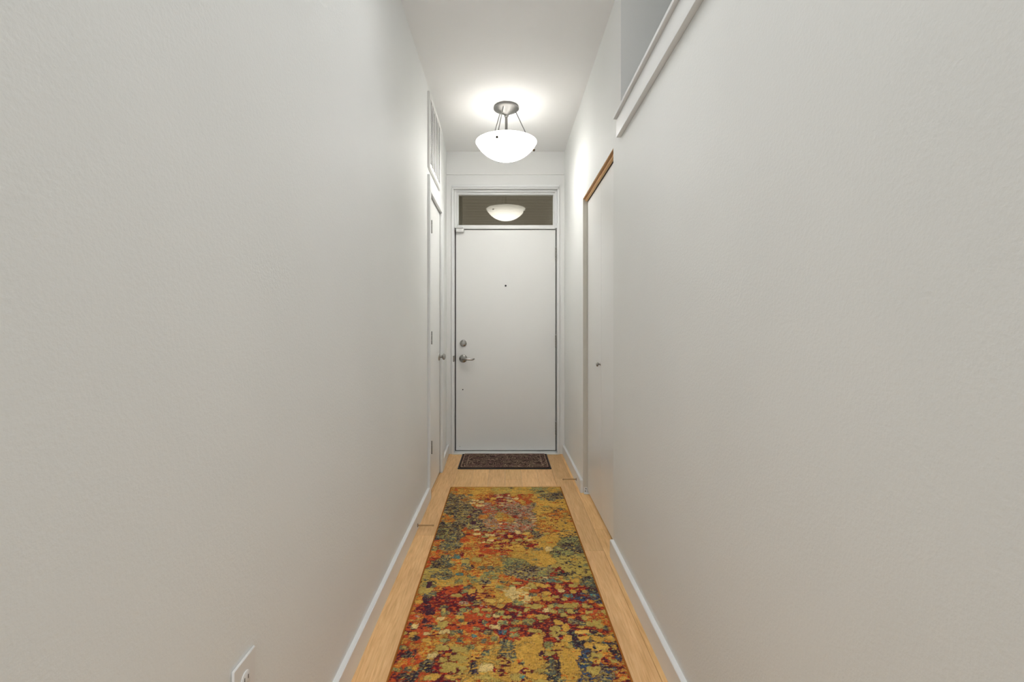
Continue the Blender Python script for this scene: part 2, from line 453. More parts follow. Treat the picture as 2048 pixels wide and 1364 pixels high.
# ------------------------------------------------------------------ entry door (door_1)
YD = 4.41
d1 = empty('door_1', (0, YD, 0), 'plain white entry door with lever and deadbolt at the end of the corridor', 'door', kind='structure')
LX0, LX1 = -.4465, .4598
leaf = obj('door_leaf', boxes((LX0, LX1, YD, YD+.045, .017, 2.0195), bev=.0015), M['door'], d1)
fr = boxes((OX0, -.4555, 4.326, 4.47, 0, OTOP), (.468, OX1, 4.326, 4.47, 0, OTOP), bev=.0015)
obj('door_frame', fr, M['trim'], d1)
st = boxes((-.4555, -.437, YD+.047, YD+.062, 0, 2.02), (.45, .468, YD+.047, YD+.062, 0, 2.02))
obj('door_stop', st, M['dark'], d1)
obj('gap_shade_strip', boxes((-.4555, .468, YD+.03, YD+.046, 2.0205, 2.0262), (-.4555, -.447, YD+.012, YD+.046, .0, 2.02), (.4603, .468, YD+.012, YD+.046, 0, 2.02), (-.4555, .468, YD+.010, YD+.046, .0106, .0165)), M['dark'], d1, )  # near-black strips set into the door gaps stand in for their shade
obj('threshold', boxes((-.462, .474, 4.318, 4.46, 0, .0105), bev=.002), M['threshold'], d1)
# deadbolt
def ring_at(px, py, Y): return ((px-1010)*Y/970, Y, 1.11-(py-660)*Y/970)
c = ring_at(926.5, 686.6, YD)
db = obj('deadbolt', lathe(bmesh.new(), [(0, -.018), (.012, -.018), (.014, -.016), (.014, -.0125), (.025, -.0115), (.029, -.008), (.0315, 0)], c, 'Y', 32), M['steel'], d1, True)
tag(db, 'round steel deadbolt with thumb turn')
bm = bmesh.new(); box(bm, c[0]-.014, c[0]+.014, YD-.031, YD-.017, c[2]-.0042, c[2]+.0042, bev=.002, seg=2)
obj('thumb_turn', bm, M['nickel'], db, True)
c = ring_at(926.4, 717.3, YD)
lv = obj('lever_handle', lathe(bmesh.new(), [(0, -.030), (.010, -.030), (.011, -.028), (.012, -.013), (.020, -.0125), (.032, -.009), (.0365, -.003), (.037, 0)], c, 'Y', 36), M['steel'], d1, True)
tag(lv, 'steel lever handle on a round rose')
pts = [(c[0]-.010, YD-.040, c[2]+.002), (c[0]+.008, YD-.046, c[2]+.001), (c[0]+.035, YD-.050, c[2]-.002), (c[0]+.060, YD-.049, c[2]-.005), (c[0]+.082, YD-.046, c[2]-.006), (c[0]+.098, YD-.041, c[2]-.002), (c[0]+.104, YD-.036, c[2]+.001)]
bm = tube(bmesh.new(), pts, [.0115, .0130, .0112, .0100, .0092, .0085, .0055], 12)
tube(bm, [(c[0], YD-.028, c[2]), (c[0], YD-.046, c[2])], .011, 14)
obj('lever', bm, M['steel'], lv, True)
# peephole, plugged hole, scuff
c = ring_at(1011.3, 571.5, YD)
obj('peephole', lathe(bmesh.new(), [(0, -.0012), (.0055, -.0012), (.0062, -.003), (.0082, -.0025), (.0088, 0)], c, 'Y', 20), M['rubber'], d1, True)
c = ring_at(925.6, 779.3, YD)
tag(obj('screw_hole', lathe(bmesh.new(), [(0, -.0006), (.0048, -.0009), (.0058, 0)], c, 'Y', 14), M['slot'], d1, True), 'small dark plugged hole below the lever')
c = ring_at(919.8, 893.2, YD)
obj('screw_hole', lathe(bmesh.new(), [(0, -.0005), (.0022, -.0006), (.003, 0)], c, 'Y', 10), M['hinge'], d1, True)
# hinges with knuckles on the right
for py in (508, 683, 856):
    z = 1.11-(py-660)*YD/970
    bm = bmesh.new()
    for i in range(5):
        za = z-.059+i*.0236
        lathe(bm, [(0, 0), (.0066, 0), (.0078, .0015), (.0078, .0205), (.0066, .022), (0, .022)], (.4632, YD-.0095, za), 'Z', 14)
    hg = obj('hinge', bm, M['hinge'], d1, True)
    bm = lathe(bmesh.new(), [(0, 0), (.0055, 0), (.006, .002), (.004, .005), (0, .006)], (.4632, YD-.0095, z+.0587), 'Z', 12)
    obj('hinge_pin', bm, M['nickel'], hg, True)
z = 1.11-(716.5-660)*YD/970
obj('strike_plate', boxes((-.4570, -.4548, 4.345, YD+.01, z-.027, z+.027), (-.4640, -.4545, 4.3235, 4.3262, z-.027, z+.027), bev=.0004), M['hinge'], d1)

# ------------------------------------------------------------------ transom (window_1)
w1 = empty('window_1', (0, YD, 2.03), 'transom window of dark glass above the entry door, mirroring the bowl lamp', 'window', kind='structure')
obj('crown', boxes((-.4700, .4800, 4.300, 4.326, 2.379, 2.3975), (-.4640, .4750, 4.312, 4.326, 2.366, 2.379), bev=.002), M['trim'], w1)
obj('head_rail', boxes((-.4555, .468, 4.330, 4.47, 2.372, 2.397), bev=.0015), M['trim'], w1)
obj('frame_step', boxes((-.4555, .468, 4.360, 4.47, 2.352, 2.372), (-.4555, -.437, 4.360, 4.47, 2.028, 2.352), (.4500, .468, 4.360, 4.47, 2.028, 2.352), bev=.0015), M['trim'], w1)
obj('glazing_bead', boxes((-.437, .45, 4.385, 4.44, 2.333, 2.352), (-.437, -.4200, 4.385, 4.44, 2.060, 2.333), (.4345, .45, 4.385, 4.44, 2.060, 2.333), bev=.0012), M['trim'], w1)
obj('sill_rail', boxes((-.4555, .468, 4.392, 4.47, 2.0262, 2.060), bev=.0015), M['trim'], w1)
obj('pane', boxes((-.4205, .435, 4.413, 4.420, 2.0595, 2.3335)), M['glass'], w1)
# covered porch outside, seen darkly through the glass
bm = bmesh.new()
for i in range(32): box(bm, -1.8, 1.8, 4.52+i*.14, 4.652+i*.14, 2.62, 2.64)
tag(obj('trim_3', bm, M['porch']), 'board soffit of the dark porch beyond the transom glass', 'soffit', kind='structure')
tag(obj('trim_4', boxes((-.62, -.412, 4.62, 4.72, 0, 2.62)), M['porch']), 'dim post of the porch beyond the transom glass', 'post', kind='structure')

# white contact block at the top corner of the door
sensor = empty('door_contact', ring_at(920.5, 465, YD), 'small white contact block on the top left corner of the entry door', 'sensor')
obj('magnet_block', boxes((-.443, -.3705, YD-.042, YD-.0005, 1.995, 2.0245), bev=.005), M['plastic'], sensor, True)
obj('frame_block', boxes((-.443, -.3725, YD-.046, YD-.018, 2.0255, 2.042), bev=.004), M['plastic'], sensor, True)

# ------------------------------------------------------------------ narrow side door in the left wall (door_2)
d2 = empty('door_2', (XL, 3.5, 0), 'narrow white door in the left wall below the air return', 'door', kind='structure')
obj('door_leaf', boxes((XL-.040, XL-.003, LD0+.004, LD1-.004, .010, 2.012), bev=.0015), M['closet_door'], d2)
CT = .017
obj('casing_leg', boxes((XL, XL+CT, 3.15, 3.198, 0, 2.017), bev=.0015), M['trim'], d2)
obj('inner_casing', boxes((XL, XL+.003, 3.198, LD0, 0, 2.017), bev=.0008), M['trim'], d2)
obj('casing_leg', boxes((XL, XL+CT, LD1, 3.866, 0, 2.017), bev=.0015), M['trim'], d2)
obj('casing_head', boxes((XL, XL+CT, 3.15, 3.866, 2.017, 2.124), bev=.0015), M['trim'], d2)
obj('jamb', boxes((XL-.12, XL-.002, LD0-.012, LD0, 0, 2.03), (XL-.12, XL-.002, LD1, LD1+.012, 0, 2.03), (XL-.12, XL-.002, LD0, LD1, 2.018, 2.03)), M['trim'], d2)
for py in (453.5, 675.5, 894.5):
    z = 1.11-(py-660)*3.29/970
    bm = bmesh.new()
    for i in range(3):
        lathe(bm, [(0, 0), (.0055, 0), (.006, .001), (.006, .028), (.0055, .0287), (0, .0287)], (XL+.0045, LD0+.006, z-.0445+i*.0297), 'Z', 10)
    obj('hinge', bm, M['hinge'], d2, True)
zk = 1.11-(713.5-660)*3.70/970
kb = obj('knob', lathe(bmesh.new(), [(0, .052), (.012, .0515), (.020, .048), (.0245, .041), (.0245, .036), (.019, .030), (.0105, .026), (.0095, .010), (.012, .009), (.026, .007), (.0295, .003), (.030, -.003)], (XL-.003, 3.705, zk), 'X', 28), M['nickel'], d2, True)
tag(kb, 'satin nickel door knob on a round rose')

# ------------------------------------------------------------------ bifold closet doors in the right wall (door_3)
d3 = empty('door_3', (.564, 2.84, 0), 'tall smooth white bifold closet door in the right wall', 'door', kind='structure')
mid = (NE+CF)/2
obj('door_panel', boxes((.564, .596, NE+.004, mid-.0012, .012, 1.982), bev=.0012), M['closet_door'], d3)
obj('door_panel', boxes((.564, .596, mid+.0012, CF-.004, .012, 1.982), bev=.0012), M['closet_door'], d3)
zk = 1.11-(728.5-660)*2.86/970
kb = obj('knob', lathe(bmesh.new(), [(0, -.0255), (.008, -.025), (.0125, -.0225), (.0145, -.018), (.012, -.0135), (.0055, -.011), (.0045, -.004), (.0075, -.001), (.008, .001)], (.564, 2.868, zk), 'X', 20), M['steel'], d3, True)
tag(kb, 'small round steel knob')
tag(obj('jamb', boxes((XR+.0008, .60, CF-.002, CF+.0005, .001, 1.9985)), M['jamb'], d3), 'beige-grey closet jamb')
br = obj('pivot_bracket', boxes((.536, .5605, CF-.0042, CF-.0022, .004, .040), (.536, .60, CF-.03, CF-.002, .0005, .004), bev=.0004), M['plastic'], d3)
for dx, dz in ((.551, .030), (.547, .014)):
    obj('screw', lathe(bmesh.new(), [(0, -.0054), (.003, -.005), (.004, -.0038)], (dx, CF, dz), 'Y', 10), M['slot'], br, True)

# ------------------------------------------------------------------ return air grille on the left wall
GY0, GY1, GZ0, GZ1, GT = 3.15, 3.69, 2.168, 2.664, .015
grille = empty('air_return_grille', (XL, 3.42, GZ0), 'white louvred air return grille on the left wall above the side door', 'vent')
FW = .036
obj('grille_frame', boxes((XL, XL+GT, GY0, GY0+FW, GZ0, GZ1), (XL, XL+GT, GY1-FW, GY1, GZ0, GZ1), (XL, XL+GT, GY0+FW, GY1-FW, GZ0, GZ0+FW), (XL, XL+GT, GY0+FW, GY1-FW, GZ1-FW, GZ1), bev=.0015), M['vent'], grille)
obj('duct_backing', boxes((XL-.001, XL+.0012, GY0+FW, GY1-FW, GZ0+FW, GZ1-FW)), M['duct'], grille)
ncol = 6
cw = (GY1-GY0-2*FW)/ncol
for i in range(1, ncol):
    y = GY0+FW+cw*i
    obj('mullion', boxes((XL+.002, XL+.0125, y-.0105, y+.0105, GZ0+FW, GZ1-FW), bev=.001), M['vent'], grille)
bm = bmesh.new()
nz = 30; dz = (GZ1-GZ0-2*FW)/nz
for j in range(nz):
    z = GZ0+FW+dz*(j+.5)
    for i in range(ncol):
        y0 = GY0+FW+cw*i; y1 = y0+cw
        v = [bm.verts.new(p) for p in ((XL+.002, y0, z+.0030), (XL+.012, y0, z-.0050), (XL+.012, y0, z-.0036), (XL+.002, y0, z+.0044),
                                       (XL+.002, y1, z+.0030), (XL+.012, y1, z-.0050), (XL+.012, y1, z-.0036), (XL+.002, y1, z+.0044))]
        for f in ((0, 1, 2, 3), (7, 6, 5, 4), (0, 4, 5, 1), (1, 5, 6, 2), (2, 6, 7, 3), (3, 7, 4, 0)): bm.faces.new([v[q] for q in f])
tag(obj('louvre_fins', bm, M['vent'], grille), kind='stuff')

# ------------------------------------------------------------------ ceiling lamp
lampo = empty('ceiling_lamp', (LX, LY, CEIL), 'lit frosted glass bowl ceiling lamp on a satin nickel stem', 'lamp')
RIMZ, BR, BD = 2.447, .218, .127
obj('canopy', lathe(bmesh.new(), [(.086, 0), (.086, -.008), (.090, -.010), (.090, -.016), (.086, -.020), (.072, -.027), (.052, -.036), (.032, -.047), (.019, -.056), (.015, -.062), (.015, -.070), (.011, -.074), (0, -.074)], (LX, LY, CEIL), 'Z', 48), M['lamp_metal'], lampo, True)
obj('stem', lathe(bmesh.new(), [(0, -.055), (.0095, -.056), (.0095, -.235), (.013, -.237), (.013, -.262), (.030, -.266), (.034, -.272), (.034, -.290), (0, -.292)], (LX, LY, CEIL), 'Z', 24), M['lamp_metal'], lampo, True)
RS = (BR*BR+BD*BD)/(2*BD); ZC = RIMZ-BD+RS
prof = []
a1 = math.asin(min(1, BR/RS))
N = 26
for i in range(N+1):
    a = a1*i/N; prof.append((RS*math.sin(a), ZC-RS*math.cos(a)))
inner = [(r*.973, z+.0055) for r, z in reversed(prof)]
inner[0] = (prof[-1][0]-.005, prof[-1][1]+.0008)
bowl = obj('bowl', lathe(bmesh.new(), prof+inner, (LX, LY, 0), 'Z', 64), M['bowl'], lampo, 'all', origin=(LX, LY, RIMZ-BD))
bowl.data.materials.append(M['bowl_inner'])
for p in bowl.data.polygons:
    if p.index >= 64*(N+1): p.material_index = 1
tag(bowl, 'glowing frosted white glass bowl')
for az in (108, -12, 228):
    ca, sa = math.cos(math.radians(az)), -math.sin(math.radians(az))
    top = (LX+.068*ca, LY+.068*sa, CEIL-.026); r2 = .2005; z2 = ZC-math.sqrt(RS*RS-r2*r2)-.006
    rod = obj('rod', tube(bmesh.new(), [top, (LX+r2*ca, LY+r2*sa, z2)], .0031, 10), M['lamp_metal'], lampo, True)
    bm = bmesh.new()
    bmesh.ops.create_uvsphere(bm, u_segments=14, v_segments=10, radius=.0094)
    bmesh.ops.translate(bm, verts=bm.verts, vec=(LX+(r2+.003)*ca, LY+(r2+.003)*sa, z2-.005))
    tag(obj('finial', bm, M['finial'], rod, 'all'), 'small bronze ball finial')
for sx in (-1, 1):
    bm = lathe(bmesh.new(), [(0, 0), (.0135, 0), (.0135, .028), (0, .028)], (LX+sx*.020, LY, CEIL-.287), 'X', 16)
    bm2 = lathe(bmesh.new(), [(0, -.006), (.012, 0), (.013, .012), (.0135, .02)], (LX+sx*.060, LY, CEIL-.287), 'X', 16)
    bm2.free()
    obj('bulb_socket', bm, M['plastic'], lampo, True)

# ------------------------------------------------------------------ wall outlet, bottom left
OY, OZ = .928, .421
out = empty('wall_outlet', (XL, OY, OZ), 'white electrical outlet low on the left wall near the camera', 'outlet')
obj('cover_plate', boxes((XL, XL+.006, OY-.040, OY+.040, OZ-.062, OZ+.062), bev=.0028), M['plastic'], out, True)
for s in (1, -1):
    zc = OZ+s*.0195
    bm = lathe(bmesh.new(), [(0, .0085), (.0150, .0085), (.0165, .0075), (.0168, .005)], (XL, OY, zc), 'X', 28)
    rc = obj('receptacle', bm, M['plastic'], out, True)
    for dy, hh in ((-.0064, .0046), (.0064, .0038)):
        obj('slot', boxes((XL+.0080, XL+.0088, OY+dy-.0011, OY+dy+.0011, zc+.003-hh, zc+.003+hh)), M['slot'], rc)
    obj('slot', lathe(bmesh.new(), [(0, .0088), (.0024, .0088), (.0024, .008)], (XL, OY, zc-.0075), 'X', 12), M['slot'], rc)
obj('screw', lathe(bmesh.new(), [(0, .0072), (.0025, .007), (.0032, .0055)], (XL, OY, OZ), 'X', 12), M['plastic'], out, True)

# ------------------------------------------------------------------ rigid door stops on the baseboards
def door_stop(x, s, y, z, length, label):
    r = empty('door_stop', (x, y, z), label, 'door stop', 'door stops on the baseboards')
    bm = lathe(bmesh.new(), [(0, s*.004), (.006, s*.004), (.0095, s*.0025), (.010, 0)], (x, y, z), 'X', 18)
    obj('base_plate', bm, M['hinge'], r, True)
    obj('rod', tube(bmesh.new(), [(x+s*.003, y, z), (x+s*(length*.5), y, z), (x+s*(length-.012), y, z)], [.0046, .0040, .0036], 12), M['bronze'], r, True)
    obj('tip', tube(bmesh.new(), [(x+s*(length-.012), y, z), (x+s*(length-.003), y, z), (x+s*length, y, z)], [.0050, .0050, .0034], 12), M['bronze'], r, True)
door_stop(XL+BT, 1, 2.694, .025, .092, 'bronze peg door stop on the left baseboard beside the runner')
door_stop(XR-BT, -1, 3.49, .036, .100, 'bronze peg door stop on the right baseboard near the closet')

# ------------------------------------------------------------------ doormat
mo = empty('doormat', (-.004, 4.092, 0), 'brown scroll-patterned doormat with black rubber edge before the entry door', 'doormat')
obj('rubber_base', boxes((-.004-.375, -.004+.375, 3.864, 4.320, 0, .0075), bev=.003), M['rubber'], mo)
bm = bmesh.new()
box(bm, -.004-.366, -.004+.366, 3.874, 4.3115, .0076, .0125)
es = [e for e in bm.edges if abs(e.verts[0].co.z-e.verts[1].co.z) > .001]
bmesh.ops.bevel(bm, geom=es, offset=.012, segments=4, affect='EDGES')
es = [e for e in bm.edges if all(v.co.z > .012 for v in e.verts)]
bmesh.ops.bevel(bm, geom=es, offset=.002, segments=2, affect='EDGES')
obj('pile', bm, M['doormat'], mo, origin=(-.004, 4.092, 0))

# ------------------------------------------------------------------ runner rug
RUG_GROUND = '''-32 243 O G 30|-18 241 G O 30|-1 241 N G 40|10 236 G N 30|25 236 S G 40|33 239 G S 30|-35 219 g K 40|-29 221 g O 30|-22 226 O G 40|-14 217 D O 35|-4 219 D W 35|2 214 W D 30|10 221 R O 40|22 217 G O 20|32 223 g K 40|36 214 G K 12|-35 202 K g 50|-27 202 g K 40|-19 196 g P 40|-10 202 W R 40|-4 208 D W 40|4 196 W D 25|11 202 W M 25|22 199 G K 12|32 196 O K 15|32 210 G K 20|-36 189 O g 20|-27 188 g K 40|-20 183 K g 50|-11 189 W g 35|-0 190 N O 40|11 184 W g 30|22 184 G M 20|27 192 O D 30|34 184 G K 20|-36 179 K g 50|-28 176 K g 50|-18 176 g P 40|-8 179 W O 30|-1 177 W D 40|10 174 W D 25|21 172 O K 15|31 174 G K 20|-36 168 K S 50|-26 168 g K 45|-19 168 R O 40|-13 164 D O 35|-2 168 D W 40|-1 161 M D 40|10 166 D W 30|15 166 g P 30|23 162 G O 20|34 166 G K 40|-35 161 K T 40|-29 161 t K 40|-36 154 O R 40|-17 158 O R 40|-4 156 D O 35|9 155 D G 40|20 155 G O 10|33 158 S K 40|-37 146 O R 30|-30 152 g t 40|-27 144 O g 20|-19 145 O G 30|-10 149 R O 30|-1 152 D G 40|6 148 G O 20|18 143 G N 10|27 144 S K 30|34 149 t K 40|-38 136 R O 40|-30 135 t K 40|-23 139 O G 20|-13 139 O G 20|-4 139 O G 30|3 134 S t 30|11 140 G N 15|20 136 G O 10|27 134 N K 20|35 136 N K 25|-33 124 N t 30|-29 122 t g 40|-22 125 O G 40|-13 127 O G 30|-6 122 S G 40|3 125 t g 40|10 123 g K 30|17 124 g S 30|22 124 D S 30|28 124 N K 25|35 124 N K 20|-36 116 N K 30|-29 116 G N 30|-23 116 G N 30|-12 118 S G 40|-7 116 G O 30|-0 119 O R 30|5 116 R M 30|12 116 D g 30|19 116 D M 30|25 119 G O 20|31 120 G N 30|37 116 t K 40|-35 110 N O 40|-31 110 O P 30|-23 111 R D 40|-16 110 O R 30|-10 112 G D 30|-3 112 G C 20|1 108 C G 20|7 112 G C 30|14 112 D M 40|20 111 D M 30|26 112 D M 30|32 111 D O 30|37 111 P K 40|-36 104 O N 30|-31 105 P K 40|-27 103 D M 40|-21 104 M D 50|-15 104 P D 40|-10 104 O M 30|-3 103 G O 30|5 104 C O 40|12 105 O D 30|19 104 D M 40|25 103 D M 30|30 102 M B 40|35 103 B K 40|-36 98 O R 30|-32 96 P D 40|-25 97 M D 50|-19 96 M D 40|-12 96 D W 30|-5 96 M O 40|1 97 M D 40|8 96 D R 30|16 97 D R 30|22 96 D M 40|29 97 D R 40|35 97 R D 40|-36 90 O R 30|-32 87 R M 40|-26 90 O R 30|-21 89 O R 30|-17 91 R O 40|-10 91 R D 40|-3 90 D R 30|-0 92 M D 40|6 93 M D 40|13 90 M D 30|20 92 D M 40|25 90 M D 40|31 92 R O 40|36 92 O R 30|-36 83 R M 40|-31 82 R O 30|-25 83 O M 40|-21 82 R M 40|-15 83 R D 40|-10 83 D R 40|-3 83 D M 30|2 85 D R 40|8 83 M D 30|14 85 M D 20|21 82 M P 30|26 83 M D 40|32 84 R M 40|36 85 O R 30|-36 77 R M 40|-31 75 O R 40|-25 76 O G 40|-16 78 O R 30|-10 78 O G 30|-5 77 G O 40|-2 78 D R 30|2 78 R D 40|7 78 G N 20|15 80 M D 40|20 77 M D 40|24 78 K P 40|30 78 K G 40|35 78 O K 30|-37 70 R M 40|-31 69 R M 40|-27 71 O G 30|-22 69 M D 30|-17 71 G N 30|-10 73 O G 40|-5 70 G N 30|0 71 t G 30|7 71 G N 15|12 73 M D 40|17 71 G M 40|21 71 G O 15|24 71 K B 40|30 72 G K 30|35 71 K M 40|-36 64 O R 40|-31 65 R O 40|-27 64 K M 40|-23 64 M D 30|-18 64 G N 30|-12 66 G M 20|-7 65 G N 30|-2 65 G M 30|3 66 G D 20|9 66 G O 20|13 65 K D 40|20 65 G N 15|25 66 B K 30|29 66 G M 40|35 66 M O 50|-37 59 R M 40|-33 59 K R 30|-27 59 R O 30|-22 59 M D 30|-17 61 M N 40|-11 61 G N 30|-6 59 N G 30|-1 59 G M 40|6 61 M G 40|10 59 N G 30|14 61 K t 40|19 59 G N 15|24 61 B G 30|30 61 g B 40|35 61 O M 40|-35 50 R K 30|-26 50 M O 40|-17 50 G N 30|-8 50 G O 30|1 50 O M 40|10 50 K B 40|19 50 G N 30|28 50 B g 40|34 50 O M 40|-32 37 O R 30|-22 37 R M 40|-13 37 G S 30|-3 37 N G 30|7 37 D M 40|16 37 G N 30|28 37 M O 40|-30 24 G O 30|-15 24 O R 30|-3 24 D M 40|13 24 G t 30|29 24 K B 40'''
RUG_PATCH = '''-103 2303 44 43 O|54 2296 49 57 G|-7 2281 29 57 D|90 2260 24 70 R|116 2257 29 42 O|-126 2246 34 42 O|-82 2212 43 41 G|9 2225 43 34 W|67 2212 33 34 C|-156 2151 38 39 C|-95 2158 52 40 O|-209 2178 19 33 C|-185 2178 19 33 C|25 2168 33 40 C|-211 2132 37 32 C|-117 2119 46 39 W|-167 2090 41 44 C|8 2074 50 37 W|49 2062 36 37 W|61 2007 45 36 W|-164 2225 38 34 O|-193 2325 50 37 G|-176 2281 49 36 O|-3 1898 34 66 O|-132 1904 56 67 O|49 1904 26 44 D|84 1920 39 34 W|112 1966 44 35 W|-166 1721 36 34 C|-93 1717 61 39 g|-159 1664 44 28 C|-91 1650 55 28 C|103 1674 40 33 Y|53 1731 32 39 W|19 1632 31 36 G|-75 1609 43 27 G|-86 1587 35 26 C|-152 1605 31 27 O|-5 1583 34 31 G|-36 1605 31 27 W|64 1592 35 26 N|-43 1565 34 22 G|99 1605 19 36 Y|-123 1561 23 22 C|-194 1995 18 41 P|-188 1817 25 52 P|-223 1904 17 33 D|332 2281 49 57 K|241 2354 45 22 K|169 2100 42 76 g|155 1683 40 38 t|-300 1618 70 54 t|-367 1812 33 42 K|28 1702 24 29 W|63 1781 62 51 W|-292 1534 46 62 t|-366 1493 32 50 S|-347 1346 39 31 K|-292 1405 35 37 g|-243 1401 44 47 T|-271 1333 51 53 t|-335 1307 51 34 K|-201 1316 34 35 t|-163 1307 17 34 P|-120 1290 38 30 t|-78 1294 34 30 t|-200 1355 39 36 N|-149 1369 43 45 N|-304 1224 81 48 t|-217 1232 33 28 T|-180 1228 16 24 t|-214 1170 36 38 S|-97 1232 16 40 S|-60 1201 36 31 S|-99 1177 52 53 g|-19 1405 44 33 g|15 1369 87 36 S|40 1316 63 52 t|30 1248 98 57 g|70 1232 81 80 g|164 1232 61 48 S|147 1177 99 38 g|186 1174 40 30 T|98 1144 31 30 N|136 1136 39 29 G|217 1125 31 36 G|161 1072 34 34 G|165 1032 41 33 G|117 1035 33 40 G|-153 1090 34 42 G|-115 1090 27 28 G|-75 1015 44 33 Y|-31 1015 22 33 Y|-180 1002 33 26 W|-129 1002 36 32 g|42 1002 44 39 S|201 986 43 25 S|254 983 54 38 N|308 983 32 25 N|250 1055 41 27 T|298 1032 41 33 B|348 1083 38 42 K|355 1055 30 27 T|358 1155 47 60 t|313 1523 69 41 K|241 1453 40 19 K|208 1483 36 50 C|153 1483 54 30 t|249 1232 61 32 K|358 1453 27 29 K|-360 1147 31 44 S|-340 1140 23 59 P|19 1104 31 43 C|10 1076 38 42 C|-325 1069 57 34 t|-125 1415 26 19 D|-14 1544 70 26 D|-223 1424 18 47 D|115 1523 42 31 D|205 1232 24 32 D|-257 974 37 24 t|-352 958 30 48 M|-305 934 34 31 P|-349 913 18 23 W|-243 930 39 31 S|-190 930 34 31 g|-151 958 32 32 t|-261 898 34 22 C|-248 860 39 43 N|-234 818 39 21 C|-319 881 20 33 P|-292 849 39 21 K|-369 863 13 22 K|-354 831 22 21 K|-350 849 24 32 C|-296 804 23 20 C|-338 777 33 33 K|-348 787 21 17 G|-381 761 10 16 P|-178 885 20 26 t|-145 867 20 25 P|-88 867 24 36 t|-110 923 23 23 N|-35 926 30 23 S|-76 915 20 27 S|-22 867 33 33 S|-183 818 36 31 t|-121 835 26 21 S|-78 814 32 27 t|-125 792 19 20 T|-31 814 17 27 B|-13 814 17 27 T|-293 768 31 19 G|-226 766 31 29 S|-174 768 23 26 t|-91 764 17 26 t|-51 773 19 26 S|-233 727 47 34 N|-293 733 37 28 O|-170 721 57 34 N|-136 730 31 25 S|-78 702 30 30 t|-16 764 31 32 K|-12 724 24 25 t|-339 694 40 38 K|-262 685 30 20 C|-169 670 63 34 N|-285 631 21 44 K|-265 628 25 52 K|-309 628 17 25 G|-200 628 57 44 N|-118 639 27 25 K|-118 607 26 24 K|-109 607 15 21 B|-78 625 44 46 C|-51 620 10 22 D|-335 588 47 23 K|-260 581 30 15 N|-176 583 56 18 G|-12 682 26 20 g|-91 583 33 15 N|11 954 32 21 S|107 976 51 31 N|73 954 27 26 N|42 925 17 25 g|202 985 41 27 S|255 985 51 35 N|308 980 33 26 N|246 941 30 30 N|267 946 22 26 g|174 941 22 21 N|207 941 22 25 S|211 916 29 25 N|132 906 46 29 N|26 876 31 28 S|72 876 36 40 S|-10 864 17 27 S|22 830 35 26 S|186 872 31 31 G|209 845 26 50 G|85 822 35 30 N|115 818 19 26 N|172 830 37 26 N|247 880 43 32 g|276 864 29 31 t|292 860 19 23 K|307 864 26 35 N|317 937 32 25 N|294 900 29 24 N|310 896 22 24 O|373 941 20 25 N|263 843 31 15 G|267 813 49 22 Y|358 837 26 27 t|212 779 29 39 G|175 793 21 22 N|178 779 16 18 C|21 793 34 29 S|100 768 45 56 G|140 737 33 41 S|268 779 43 21 G|317 773 41 32 G|363 775 27 28 G|357 747 40 17 B|279 734 35 34 G|324 730 44 30 Y|365 727 20 20 G|185 744 40 24 G|-4 744 33 51 t|72 714 92 99 G|80 666 64 56 G|-3 688 30 19 g|196 651 61 128 G|258 682 32 57 B|296 685 39 25 N|362 704 33 16 K|368 672 21 22 B|273 666 25 19 N|236 648 25 42 B|271 612 49 43 N|333 615 37 23 B|247 592 32 25 B|141 648 27 39 t|140 615 29 26 t|141 584 32 22 K|107 615 33 26 N|43 645 19 24 t|42 586 18 20 T|89 584 60 22 G|299 598 24 23 g|114 694 19 22 P'''
RUG_W, RUG_L = .767, 2.452
RUG_PAL = dict(G=(203,159,74), Y=(214,176,88), O=(206,128,54), R=(192,84,46), D=(160,46,44), M=(104,38,46),
               P=(72,46,58), K=(50,48,58), B=(66,88,112), T=(84,136,132), t=(106,112,92), S=(148,148,92),
               g=(140,132,104), C=(216,190,126), W=(184,154,124), N=(184,160,84))

